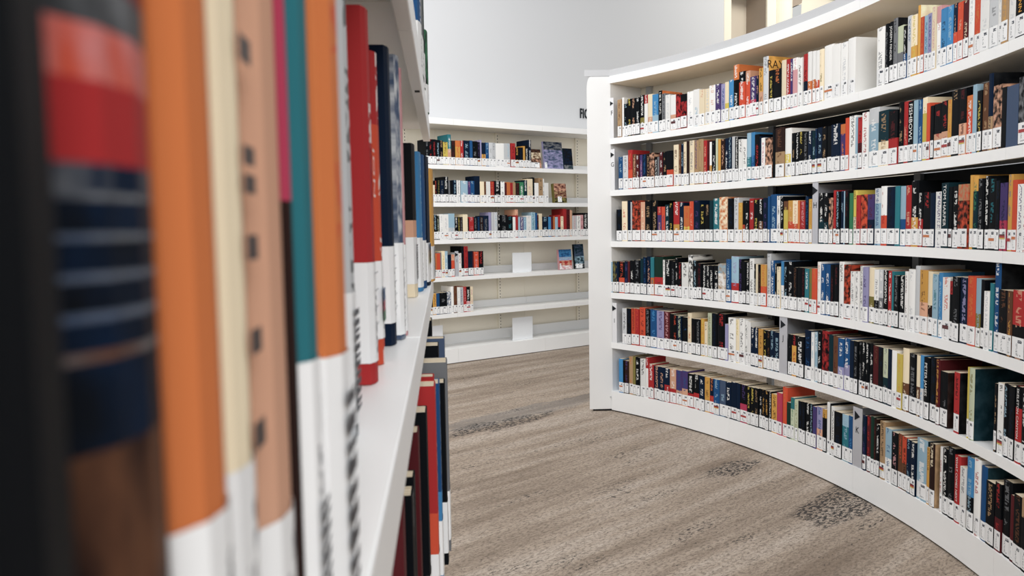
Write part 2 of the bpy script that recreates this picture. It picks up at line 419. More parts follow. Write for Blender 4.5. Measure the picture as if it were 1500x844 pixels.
# ------------------------------------------------------------------ measures
XC, YC, RR = -1.8363, 2.5343, 3.2567          # curved case: centre and front radius
BX, BY, BA = -0.349, 6.58, 0.6339             # straight case: origin and direction of its front edge
BD = Vector((math.cos(BA), math.sin(BA)))
BN = Vector((-math.sin(BA), math.cos(BA)))
SH = {'s1': 1.5642, 's2': 1.2669, 's3': 0.9714, 's4': 0.6712, 's5': 0.3764}   # lower edge of each lip
LIP = 0.034
TOPZ = 1.911
BASE = 0.12
STAND = {k: v + LIP for k, v in SH.items()}
STAND['bt'] = BASE
DEPTH = 0.295
def fR(th, z=0.0, r=RR):
    return (XC + r * math.cos(th), YC + r * math.sin(th), z)
def fB(s, o=0.0, z=0.0):
    p = Vector((BX, BY)) + BD * s + BN * o
    return (p.x, p.y, z)
ROWS = {
'R1':'0.7179 299,212,a/h 165,221,w 283,184,k/l 283,207,k/y 344,206,k/P 297,206,k/w 332,215,k+f/w 255,212,w^r 356,212,c+P 432,206,B+l/l 279,220,k=o/w 253,201,e/k 353,190,w/E 402,184,w+P 351,183,r*k 450,177,r^k*k 448,184,w/E 446,188,w/l 395,181,c/P 344,179,c/E 441,190,w/P 366,190,u/w 292,185,U/b 267,190,c+y 338,195,B/w 385,260,k^o/w 431,221,R^k/w 334,217,R^P/w 428,185,u+M/w 189,183,n/p 283,213,O+P/k 376,259,E=O/e 328,191,k/y 512,189,k/o 324,220,c 277,218,r/w 230,215,u/w 320,213,p^w 319,207,w/d 317,217,r+n/k 271,220,w+o 225,218,w+o 269,215,w+R 268,215,c/f 620,222,w 483,213,w 436,211,w/E 476,217,w 1319~ 502,215,w/e 249,218,k/e 268,219,k/w@JOSEPH_FINDER 267,225,e=k/k 367,191,z+e 203,184,k+b/w 242,213,E/b 361,208,c+O/y 160,233,O=c 199,190,R/o 237,189,l/b 236,190,U/b 235,206,c/p 272,201,w^p/p 348,186,B/n 345,184,B/l 228,184,n+R/P 302,181,R/P 300,177,m/c 298,188,w/E 332,179,R/o 475,180,w/E 469,178,E/e 214,160,w/E 354,145,a/O 351,138,w/E 485,130,k/O@LYNN 410,118,w 405,110,k/w 466,101,w',
'R2':'0.7164 311,186,b/l 388,191,E/e 336,219,r+R/o 284,193,h/P 257,191,m/w 206,185,u/p 308,187,n/b 256,189,d/a 358,190,d*P 204,165,k/w 153,164,e 254,188,m/w 305,189,k/a 456,190,k+R 378,218,c/h 176,219,h/a 201,218,n/l 226,226,c/h 175,228,d 350,229,c/e 299,226,a/u 249,230,a/f 149,228,a 248,219,r/P 198,217,m/k 148,208,w+O 296,213,k/w 147,221,z 196,215,O 294,213,d/P 244,214,n/w 268,217,n/l 218,218,E 242,213,k/w 290,200,w/k 289,197,w/k 288,223,l+t 287,223,B+b 334,210,k/r 143,198,n 237,189,w/M 472,186,d*P 235,219,k- 608,223,d+a/h 418,214,w+y 93,205,w 231,188,k/a 230,188,k/w 275,189,k/y 320,185,k/e 273,185,n/w 226,182,T/l 136,188,n/b 315,191,n/l 314,190,k/a 312,189,k 576,192,n/w 308,186,u^o/o 219,207,R 435,211,w/k 130,202,l 259,199,r+m/k 386,213,w/r 638,223,l^E/w 631,204,T+c/a 540,196,k+r/m 330,219,k/a 287,216,r/P 326,212,k/w@FISHBOWL 243,212,l 242,210,b/l 280,213,y^c 199,191,R 198,179,k/w@ALLEN 433,181,k+P/r 390,184,k+P/r 232,183,O/o 423,208,k/a 381,204,k+P/m 339,179,R^o/w 225,207,l 261,185,k/y 332,202,h/a 257,225,n=k+a 472,185,k*P 252,173,k- 604,171,s- 455,186,k*e 414,182,n/w 477,178,k 470,169,m',
'R3':'0.7228 417,182,k/n 416,228,c/R 260,231,n 104,222,E 621,229,d*R 335,219,P/c 489,226,k/a 462,224,k/a 307,189,u^r/P 255,188,R/u 306,198,T/w 305,205,k/y 456,211,r+O/w 329,206,n/w 428,187,o+y/R 301,210,R/P 451,213,n/u 374,190,k/y 323,189,k/a 248,209,T 445,218,t/w 590,223,c*o 440,214,k/n 341,216,E/e 291,191,O/y 194,200,k+R 290,193,k/w 337,208,r/w 336,200,k/y 311,202,k+h/w 310,207,n/u 142,213,b 473,221,b/l 236,213,w/k 235,209,k/w 281,187,y^h 326,189,O+R/P 371,188,c+R/P 139,187,o 369,183,r/p 229,202,n/b 229,190,O/y 410~ 317,213,k+T/w 316,211,k+T/w 269,191,k*P 224,220,r 267,214,k/l 222,215,n/l 89,214,l 265,216,k/m 220,204,g 263,214,y+c/k 262,194,r/m 433,195,R*d 387,194,u+n/m 385,215,l^E/b 382,221,w+R/r 505,216,n/k 292,217,t 332,215,l+b 371,216,r/P 450,230,k+O/w 284,186,k+r/w 443,187,k/r 240,183,n 397,186,w/u 394,213,T/w@TOM_HARPER 196,198,k 350,199,k/w 539,203,d^a*R 229,229,O 303,225,T^O/g 338,215,k/e 261,221,k/w 370,211,k/t 220,204,k/n 364,196,u+M/n 253,218,O/e 251,201,R 320,188,w/u 353,186,w/r 384,188,k/w 414,182,r 409,180,k',
'R4':'0.7358 131,179,l 315,183,n*f 157,183,n 418,180,k+R/R 261,185,n/u 156,185,m 312,190,k/w 468,194,k/e 207,203,T 259,211,n/b 310,215,n/P 258,212,t+o 669,217,G+r 180,199,w/k 435,200,k/w 306,193,k/e 204,212,k/w 280,187,k/r 482,188,w/k 354,229,w*k 302,201,k/l 352,188,k/m 301,178,k/w 250,179,k/w 299,180,k/w 348,181,k/w 545,190,w^l*a 345,215,b/l 540,230,l+r/U 293,217,k/u 244,208,k 243,203,k/w 339,223,w/k 145,198,k/w 145,198,c 193,196,k/h 384,197,O+R/o 287,249,E/e 286,218,b/w 143,206,k/w 237,191,c/e 236,217,B+w 283,215,k/l 375,216,k/w 280,193,k/h 279,194,k 232,192,k/m 277,191,t/w 184,192,f/g 321,193,R/o 252,223,w/P 296,215,b/w 318,214,b/w 271,215,k/m 292,216,k/m 336,229,w/k 489,219,d*R 265,194,w/e 264,195,w/e 219,218,w/k 349,214,U/u 347,215,c+f 302,209,w+k/e 300,211,E+e/w 299,209,k/w 212,208,r/w 169,207,t 295,193,k/e 335,195,k/w 167,211,w/m 415,220,w/E 288,234,E 490,221,O+P/h 284,219,c+d 322,211,l/t 240,217,B/l 437,204,w/R 197,194,k^r 392,210,k/e 428,210,n/U 462,217,R/o 267,213,l+f 190,210,k 302,177,w/E 187,203,t 335,263,b=k/w 479,188,k/h 256,188,h/O 650,193,r+k/P 356,190,b 458,193,k/w 486,190,k',
'R5':'0.7100 341,207,E/k 340,209,k/n 314,211,R/m 287,210,r/R 443,220,R/m 390,215,k/e 492,214,b/B 542,211,U/u 438,211,m/p 257,202,k 307,197,k/R 358,196,n/z 408,192,k/b 305,217,c/o 304,190,k/d 354,190,k/e 277,196,O/y 226,181,c/h 301,229,z/f 400,229,k/n 598,233,k/r 199,185,U 544,219,w/k 246,216,c/y 393,223,w/k 245,216,w/k 220,212,w 268,188,n/w 267,191,n/w 315,187,O/h 241,184,k/y 241,184,k/h 288,187,n/l 382,184,n/l 570~ 284,185,k/w 330,186,O^k/r 515,185,k/w 465,218,n/b 185,213,w/l 231,216,l/w 276,225,k/w 458,229,k*r 319,217,T 340,215,h/m 383,211,b+U/w 381,216,b+U/w 245,212,n 267,213,k/e 265,214,k/e 220,215,k/w 220,215,k/w 262,216,k/w 348,212,m/h 303,212,k/n 301,211,z+T/e 257,213,n 298,212,w 297,204,y/O 379,229,c+h 460,216,k/e 249,216,c+h 207,220,B+E 329,217,k/w@PETER_JAMES 408,223,k/n 243,221,m/O 443,186,k=d/e 399~ 317,198,r=k/k 393~ 117,226,y 311,226,z=T/f 1110~ 151,205,k/a 337,210,w/k 261,214,k/l 296,213,k/n 367,218,r^k/w@SKELETON_CANYON 363,220,k/w 431,224,k/r 426,229,n 491,231,k',
'R6':'0.7189 317,199,B 105,194,k 316,192,d/u 316,220,a/o 210,223,f 341,222,k/w 419,218,w/k 235,230,w^r 417,195,r/w 390,189,n/P 415,190,n/P 388,188,n+r/w 464,190,P+r/w 437,189,u+P/b 436,192,u+P/b 434,183,k+r/w 433,186,k+r/w 406,185,n/w 379,184,O/d 302,182,n+r/o 427,184,b/l 450,185,s/l 399,185,n/w 422,191,n/w 223,190,n 493,189,k+M/u 246,186,k/y 294,187,k/y 293,189,k/a 219,190,k/w 219,191,k/O 242,189,k/O 193,190,k/w 410,182,O/d 360,196,M/R 335,228,R/o 286,165,G 237,192,z^t/g 237,187,z/f 283,186,k/n 235,188,k/n 281,188,k/w 233,190,k/l 233,183,u/b 394,187,U+P/b 254,185,k^O 230,219,w 92,217,k 229,209,w/k 501,194,k/n 452,193,t^l/l 270,196,b/B 626~ 222,218,n/u 265,221,m/r 220,224,G 176,221,d/m 219,204,k/w 349,222,a/k 390,205,l+w/b 387,199,k/p 257,202,h/R 298,199,R+h/d 254,196,n/l 295,194,n/w 21~ 647,217,l=T/w 166,199,O/k 330,220,d=a/c 246~ 163,222,w/r 325,222,k/w 403,236,k/e 360,220,r/w@WHAT_COMES_NEXT 358,193,w/e 394,235,B+k/l 391,242,w/r 349,230,b=T 461,196,k/a 342,205,k+m/r 490,225,k/e 187,194,m 445,204,k/h 367,207,k^a 436,209,k 503,213,n',
'B1':'-0.3787 308,192,k/e 340,194,k/r 343,195,k/r 313,192,k/l 315,188,k/a 444,179,y/h 320,240,t+P/w 386,193,d/m 454,195,O^o/R 327,197,r/w 593,200,n/l 265,202,b 468,198,k/e 269,194,k/u 169,212,U 373,191,n+O 341,193,b/l 343,194,E/e 346,196,E/e 417,192,w 421,194,w 282,196,E 355,197,E/l 71~ 465,200,r/m 396,167,k/O 435,169,k/n 219,182,O 367,189,k/w 295,237,n/w',
'B2':'-0.3254 250,136,c 188,169,k/R 315,174,k/f 316,175,n/e 446,203,k/w 128,176,e 322,171,k 324,178,n/l 326,178,w/e 65~ 658,174,l/w 265,169,u/p 400,175,b/l 538,215,n 407,172,c 205,172,h 412,173,w 415,174,r/o 628,180,k/w 422,176,w/e 212,165,m 356,171,o 286,166,r/m 287,172,a 434,167,d/m 437,174,g/w 367,192,T/w 592,204,c/p 223,217,k 449,171,w 453,213,a/k 152,208,w/k 458,173,w',
'B3':'-0.3587 374,197,k/n 314,196,k/l 252,191,k/z 381,202,w/E 447,201,w/E 581,207,l+E 325,179,k/w 196,179,k/y 263,179,d/e 462,200,c 133,167,k 467,178,r/p 336,167,k/e 270,178,n/b 340,177,d/e 548,188,n/e 276,216,U 277,216,E 349,216,E/l 281,193,k/w 707,193,k/e 572,181,k/t 288,175,w 290,238,r^P 218,175,l 366,175,u/w 294,174,l/b 518,186,w/E 448,215,l/t 225,209,b 151,191,d/r 378,203,c 687,173,n/l 308,173,B 232,178,m 233,178,o 312,172,l 313,190,r+n 315,178,c/r 396,244,r 399,238,m/k 241,232,P 565,183,E/p 407,183,w/k 327,189,p/k 577,207,k/w 499,194,w/k 587,206,n 678,194,r 599,187,k/w',
'B4':'-0.3859 562,191,m/o 315,190,o/h 316,194,R 127,199,e 319,209,c/y 257,208,l/w 322,180,n 324,179,R^P 392~ 263,188,w/r 264,242,k/n 398,241,r/m 401,201,n/k 134,200,m 473,194,R/p 477,198,k/r',
'B5':'-0.4005 562,163,k/e 315,171,O/h 317,169,b 704,172,k/e 388,179,s*w 260,216,w 327,214,h/m 263,207,w/E 330,205,E/u 266,209,r/p 401,207,k+p/w 269,205,c/p',
}
NBOOK = 262
# ------------------------------------------------------------------ the room
m = MB(); m.box(-5, 6, -3, 13, -0.1, 0)
tag(m.build('floor', M['floor']), kind='structure')
WALL_O = 0.315
m = MB()
m.prism([fB(-3.6, WALL_O)[:2], fB(3.58, WALL_O)[:2], fB(3.58, WALL_O + 0.12)[:2], fB(-3.6, WALL_O + 0.12)[:2]], 0, 5.2)
tag(m.build('wall_back', M['wall']), kind='structure')
m = MB(); m.prism([fB(3.58, WALL_O - 0.004)[:2], fB(3.70, WALL_O - 0.004)[:2], fB(3.70, WALL_O + 0.12)[:2], fB(3.58, WALL_O + 0.12)[:2]], 0, 5.2)
tag(m.build('trim_1', M['cream_paint'], bevel=0.004), kind='structure')
# the recess beyond the end of the wall: cream surround, taupe niche, round column, second niche with a sloped cheek
m = MB(); m.prism([fB(3.70, 0.60)[:2], fB(4.36, 0.60)[:2], fB(4.36, 0.66)[:2], fB(3.70, 0.66)[:2]], 0, 3.72)
tag(m.build('wall_niche', M['taupe']), kind='structure')
m = MB(); m.prism([fB(4.331, 0.33)[:2], fB(4.36, 0.33)[:2], fB(4.36, 0.60)[:2], fB(4.331, 0.60)[:2]], 0, 3.72)
tag(m.build('trim_2', M['taupe_dark']), kind='structure')
m = MB(); m.prism([fB(4.33, 0.31)[:2], fB(4.60, 0.31)[:2], fB(4.60, 0.33)[:2], fB(4.33, 0.33)[:2]], 0, 5.2)
m.prism([fB(3.70, 0.31)[:2], fB(4.33, 0.31)[:2], fB(4.33, 0.60)[:2], fB(3.70, 0.60)[:2]], 3.72, 5.2)
m.prism([fB(4.60, 0.42)[:2], fB(8.0, 0.42)[:2], fB(8.0, 0.47)[:2], fB(4.60, 0.47)[:2]], 0, 5.2)
tag(m.build('wall_far', M['cream_paint']), kind='structure')
m = MB()
cx, cy, _ = fB(4.62, 0.34)
m.prism([(cx + 0.13 * math.cos(i * PI / 16), cy + 0.13 * math.sin(i * PI / 16)) for i in range(32)], 0, 5.2)
o = m.build('pillar_1', M['cream_paint'])
tag(o, kind='structure')
m = MB()
def slab(pts_sz, o0, o1):
    A = [fB(s, o0, z) for s, z in pts_sz]
    B = [fB(s, o1, z) for s, z in pts_sz]
    n = len(A)
    m.face(A); m.face(B[::-1])
    for i in range(n):
        j = (i + 1) % n
        m.face([A[j], A[i], B[i], B[j]])
slab([(4.80, 3.60), (5.06, 3.70), (5.30, 4.7), (4.92, 4.7)], 0.36, 0.415)
slab([(5.50, 3.88), (6.2, 3.88), (6.2, 4.4), (5.56, 4.4)], 0.36, 0.415)
tag(m.build('trim_3', M['taupe_dark']), kind='structure')
m = MB(); slab([(4.80, 3.42), (5.04, 3.42), (5.06, 3.69), (4.80, 3.59)], 0.36, 0.415)
tag(m.build('trim_4', M['post']), kind='structure')

# the sign on the back wall
sx, sy, _ = fB(1.490, WALL_O - 0.006)
t = text('wall_sign', 'FIC', 0.120, M['print'], None, frame((sx, sy, 2.15), BA) @ UPRIGHT @ Matrix.Diagonal((0.50, 1.05, 1, 1)), 'LEFT', 0.004, 0.002, 1.22)
tag(t, 'black letters FIC fixed to the white wall above the straight bookcase', 'sign')

# ------------------------------------------------------------------ bookcases
def arc_board(parts, th0, th1, prof, mi=0, seg=9):
    """sweep a closed (radius, z) profile along the arc"""
    ths = [th0 + (th1 - th0) * i / seg for i in range(seg + 1)]
    ring = [[(XC + r * math.cos(t), YC + r * math.sin(t), z) for r, z in prof] for t in ths]
    n = len(prof)
    for i in range(seg):
        for j in range(n):
            k = (j + 1) % n
            parts.face([ring[i][j], ring[i][k], ring[i + 1][k], ring[i + 1][j]], mi=mi[j] if isinstance(mi, (list, tuple)) else mi)
    parts.face(ring[0], mi=0)
    parts.face(ring[-1][::-1], mi=0)

def lip_profile(s, f, b, tilt=0.0):
    # front lip hanging below a thin deck; listed so that the underside faces can carry their own material
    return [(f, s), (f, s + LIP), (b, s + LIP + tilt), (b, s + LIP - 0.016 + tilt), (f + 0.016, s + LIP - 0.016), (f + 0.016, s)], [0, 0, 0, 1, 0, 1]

D2R = math.radians
BAYS = [D2R(42.13), D2R(26.53), D2R(11.4), D2R(-3.7), D2R(-13.2)]
case = empty('curved_bookcase', fR(D2R(15)))
tag(case, 'long white curved bookcase of six full shelves with thick end panel', 'bookcase')
INV = case.matrix_basis.inverted()
def part(mb, name, mats, root, bevel=0.0):
    o = mb.build(name, mats, bevel=bevel)
    o.parent = root
    o.matrix_parent_inverse = Matrix.Translation(-Vector(root.location))
    return o
g = 0.00012
for i in range(4):
    a, b = BAYS[i] - g, BAYS[i + 1] + g
    for k, s in SH.items():
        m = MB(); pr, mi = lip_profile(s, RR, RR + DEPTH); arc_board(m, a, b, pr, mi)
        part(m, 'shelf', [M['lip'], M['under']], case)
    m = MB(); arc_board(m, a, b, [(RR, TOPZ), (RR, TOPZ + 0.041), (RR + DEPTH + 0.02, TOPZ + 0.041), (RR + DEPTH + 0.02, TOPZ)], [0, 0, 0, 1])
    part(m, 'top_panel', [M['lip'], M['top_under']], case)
    m = MB(); arc_board(m, a, b, [(RR + 0.004, TOPZ + 0.0415), (RR + 0.004, TOPZ + 0.078), (RR + 0.03, TOPZ + 0.078), (RR + 0.03, TOPZ + 0.0415)])
    part(m, 'top_edge_strip', M['rail'], case)
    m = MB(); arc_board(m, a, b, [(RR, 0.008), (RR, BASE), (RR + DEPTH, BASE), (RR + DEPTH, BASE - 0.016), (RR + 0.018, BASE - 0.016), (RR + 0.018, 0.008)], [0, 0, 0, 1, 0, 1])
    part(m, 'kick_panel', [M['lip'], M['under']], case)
    # back boards between the upper shelves; the lowest tier is open to the floor behind
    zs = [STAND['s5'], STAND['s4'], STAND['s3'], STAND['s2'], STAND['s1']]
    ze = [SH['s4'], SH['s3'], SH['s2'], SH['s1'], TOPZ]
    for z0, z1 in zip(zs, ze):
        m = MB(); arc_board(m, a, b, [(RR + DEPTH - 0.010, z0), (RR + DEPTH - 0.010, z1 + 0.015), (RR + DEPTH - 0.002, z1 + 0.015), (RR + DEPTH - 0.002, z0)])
        part(m, 'back_panel', M['back'] if i == 0 or z0 == STAND['s1'] else M['shade_back'], case)  # later bays carry the shade behind the books as board colour
    m = MB(); arc_board(m, a, b, [(RR + DEPTH - 0.012, BASE), (RR + DEPTH - 0.012, BASE + 0.07), (RR + DEPTH - 0.004, BASE + 0.07), (RR + DEPTH - 0.004, BASE)])
    part(m, 'back_rail', M['white_steel'], case)
def post(th, r=RR + DEPTH - 0.030):
    m = MB()
    z = [(BASE, SH['s5']), (STAND['s5'], SH['s4']), (STAND['s4'], SH['s3']), (STAND['s3'], SH['s2']), (STAND['s2'], SH['s1']), (STAND['s1'], TOPZ)]
    ca, sa = math.cos(th), math.sin(th)
    for z0, z1 in z:
        z1 += 0.016 if z1 != TOPZ else 0
        q = [(r, -0.018), (r, 0.018), (r + 0.018, 0.018), (r + 0.018, -0.018)]
        m.prism([(XC + rr * ca - t * sa, YC + rr * sa + t * ca) for rr, t in q], z0 + 0.0005, z1 - 0.0005)
    part(m, 'upright', M['post'], case)
for th in (D2R(40.95), BAYS[1], BAYS[2], BAYS[3]):
    post(th)
# end panel: a thick slab closing the case at its far end, standing a little clear of the floor
A = Vector((0.5855, 4.722)); Bp = Vector((0.4475, 4.716)); rd = Vector((math.cos(D2R(42.2)), math.sin(D2R(42.2))))
A2 = A + rd * 0.36; B2 = Bp + rd * 0.36
m = MB()
ax = A - Bp; wl = ax.length; zt = TOPZ + 0.040; rx, rz = 0.022, 0.07
prof = [(0, 0.012), (wl, 0.012), (wl, zt)] + [(rx - rx * math.sin(i * PI / 12), zt - rz + rz * math.cos(i * PI / 12)) for i in range(7)]
f0 = [(*(Bp + ax * (u_ / wl)), z_) for u_, z_ in prof]
f1 = [(*(B2 + (A2 - B2) * (u_ / wl)), z_) for u_, z_ in prof]
m.face(f0); m.face(f1[::-1])
for i in range(len(prof)):
    j = (i + 1) % len(prof)
    m.face([f0[j], f0[i], f1[i], f1[j]])
part(m, 'end_panel', M['white_steel'], case, bevel=0.002)
m = MB(); m.prism([tuple(Bp + rd * 0.03), tuple(A + rd * 0.02), tuple(A2 - rd * 0.02), tuple(B2 - rd * 0.02)], 0, 0.0115)
part(m, 'shadow_gap_fill', M['slot'], case)  # dark block painted as the shadow gap under the end panel
m = MB(); m.prism([tuple(Bp + Vector((-0.012, 0.0))), tuple(A), tuple(A + rd * 0.03), tuple(Bp + rd * 0.03)], TOPZ + 0.0415, TOPZ + 0.078)
part(m, 'end_edge_strip', M['rail'], case)
m = MB()
p = Vector(fR(D2R(42.13), 0.085)); q = p + Vector((-0.006, -0.001, 0))
m.prism([(q.x + 0.004 * math.cos(i * PI / 4), q.y - 0.001 + 0.004 * math.sin(i * PI / 4)) for i in range(8)], 0.083, 0.088)
part(m, 'screw', M['post'], case)

# straight bookcase against the back wall
SB0, SB1 = -1.35, 2.05
back = empty('straight_bookcase', fB(0.4))
tag(back, 'half-empty straight white bookcase with cream back against the wall', 'bookcase')
def b_box(mb, s0, s1, o0, o1, z0, z1, **k):
    mb.prism([fB(s0, o0)[:2], fB(s1, o0)[:2], fB(s1, o1)[:2], fB(s0, o1)[:2]], z0, z1, **k)
cuts = [SB0, -0.1175, 0.788, 1.70, SB1]
for i in range(4):
    a, b = cuts[i] + 0.0008, cuts[i + 1] - 0.0008
    for k, s in SH.items():
        m = MB(); b_box(m, a, b, 0, 0.016, s, s + LIP); b_box(m, a, b, 0.016, DEPTH, s + LIP - 0.014, s + LIP - 0.0004)
        part(m, 'shelf', M['lip'], back)
        m = MB(); b_box(m, a, b, DEPTH - 0.03, DEPTH - 0.024, s + LIP, s + LIP + 0.058)
        part(m, 'back_rail', M['white_steel'], back)
    m = MB(); b_box(m, a, b, 0, DEPTH, TOPZ + 0.004, TOPZ + 0.052)
    part(m, 'top_panel', M['lip'], back)
    m = MB(); b_box(m, a, b, 0, 0.018, 0.006, BASE); b_box(m, a, b, 0.018, DEPTH, BASE - 0.014, BASE - 0.0004)
    part(m, 'kick_panel', M['lip'], back)
    m = MB(); b_box(m, a, b, DEPTH - 0.03, DEPTH - 0.024, BASE, BASE + 0.085)
    part(m, 'back_rail', M['white_steel'], back)
    m = MB(); b_box(m, a, b, DEPTH - 0.002, DEPTH + 0.012, 0.0, TOPZ + 0.003)
    part(m, 'back_panel', M['back'], back)
for s in (-0.41, 0.504, 1.42):
    m = MB(); b_box(m, s - 0.02, s + 0.02, DEPTH - 0.022, DEPTH - 0.003, BASE, TOPZ + 0.003)
    u = part(m, 'upright', M['back'], back)
    m = MB()
    for j in range(64):
        z = 0.18 + j * 0.027
        b_box(m, s - 0.003, s + 0.003, DEPTH - 0.0226, DEPTH - 0.0222, z, z + 0.012)
    sl = part(m, 'slot_row', M['slot'], u)
    sl.matrix_parent_inverse = Matrix.Identity(4)
    tag(sl, 'dark slots', kind='stuff')

# near bookcase beside the camera
LA = math.atan(0.0835)
LDIR = Vector((-math.sin(LA), math.cos(LA)))            # along the shelf, away from the camera
LOUT = Vector((math.cos(LA), math.sin(LA)))             # out of the shelf
LO = Vector((-0.022, 0.0)) * 1.0
def L2(s, o):
    p = Vector((LO.x, 0)) + LDIR * s - LOUT * o
    return (p.x, p.y)
near = empty('near_bookcase', (*L2(0.8, 0.15), 0))
tag(near, 'close white bookcase seen along its front, blurred tall books filling it', 'bookcase')
def l_box(mb, s0, s1, o0, o1, z0, z1, **k):
    mb.prism([L2(s0, o0), L2(s0, o1), L2(s1, o1), L2(s1, o0)][::-1], z0, z1, **k)
for a, b in ((-0.75, 0.70), (0.7015, 1.585)):
    for k, s in SH.items():
        lo = -0.008 if k in ('s4', 's5') else 0.0     # the two lowest tiers stand forward
        m = MB()
        pr = [(lo, s), (lo, s + LIP), (0.30, s + LIP), (0.30, s + LIP - 0.010), (lo + 0.013, s + LIP - 0.010), (lo + 0.013, s)]
        ra = [(*L2(a, o_), z_) for o_, z_ in pr]; rb = [(*L2(b, o_), z_) for o_, z_ in pr]
        for i in range(6):
            j = (i + 1) % 6
            m.face([ra[j], ra[i], rb[i], rb[j]])
        m.face(ra); m.face(rb[::-1])
        part(m, 'shelf', M['lip'], near, bevel=0.0012)
    m = MB(); l_box(m, a, b, 0, 0.31, TOPZ, TOPZ + 0.05); part(m, 'top_panel', M['lip'], near)
    m = MB(); l_box(m, a, b, -0.008, 0.30, 0.0, BASE); part(m, 'kick_panel', M['lip'], near)
    m = MB(); l_box(m, a, b, 0.301, 0.31, BASE, TOPZ); part(m, 'back_panel', M['back'], near)
for s in (0.72, 1.56):
    m = MB(); l_box(m, s, s + 0.02, 0.262, 0.298, BASE, TOPZ); part(m, 'upright', M['post'], near)
m = MB(); l_box(m, 1.0, 1.012, 0.003, 0.009, SH['s2'] - 0.0006, SH['s2'] - 0.0001); part(m, 'lip_hole', M['slot'], near)

# ------------------------------------------------------------------ index dividers and bookends
def arrow_plate(name, mw, wdt, hgt, letter, dep, label, la=0.62, mat='plate'):
    r = empty(name)
    r.matrix_world = mw
    tag(r, label, 'divider')
    m = MB(); m.box(-wdt / 2, wdt / 2, 0.002, 0.004, 0.0006, hgt); m.build('front_plate', M[mat], r)
    m = MB(); m.box(-wdt / 2, -wdt / 2 + 0.0015, 0.0045, dep, 0.0006, hgt - 0.01); m.build('side_plate', M[mat], r)
    sz = min(0.034, wdt * 0.9)
    m = MB()
    m.prism([(-sz / 2, -sz * .55), (sz / 2, 0), (-sz / 2, sz * .55)], 0, 0.0006)
    a = m.build('arrow', M['print'], r)
    a.matrix_local = Matrix.Translation((0.0, 0.0012, hgt * 0.86)) @ UPRIGHT
    text('letter', letter, 0.036, M['print'], r, Matrix.Translation((0.0, 0.0012, hgt * la)) @ UPRIGHT)
    return r
def on_curve(deg, z, off=0.0):
    th = D2R(deg)
    return frame(fR(th, z, RR + off), th - PI / 2)
def arc_deg(x):
    return x
arrow_plate('index_divider', on_curve(41.85, STAND['s1']), 0.026, 0.23, 'F', 0.16, 'white index plate with arrow and letter F beside the end panel', mat='index_white')
arrow_plate('index_divider', on_curve(41.80, STAND['s2']), 0.030, 0.235, 'G', 0.16, 'white index plate with arrow and letter G beside the end panel', mat='index_white')
arrow_plate('index_divider', on_curve(41.70, STAND['s5']), 0.034, 0.235, 'I', 0.16, 'white index plate with arrow and letter I beside the end panel', 0.55, 'index_white')
# ------------------------------------------------------------------ books
def parse(code):
    d = dict(side=None, foot=None, top=None, pr=None, mode=0.0, lab=True, txt=None)
    if '@' in code:
        code, t = code.split('@'); d['txt'] = t.replace('_', ' ')
    if code.endswith('-'):
        d['lab'] = False; code = code[:-1]
    d['base'] = code[0]
    i = 1
    while i < len(code):
        k, c = code[i], code[i + 1]
        if k == '+': d['foot'] = c
        elif k == '^': d['top'] = c
        elif k == '=': d['side'] = c
        elif k == '/': d['pr'] = c
        elif k == '*': d['pr'] = c; d['mode'] = 1.0
        i += 2
    return d

LZ0, LZ1 = 0.005, 0.062
def jit(c, rnd):
    k = 0.88 + 0.24 * rnd.random()
    return tuple(min(0.95, v * k) for v in c)

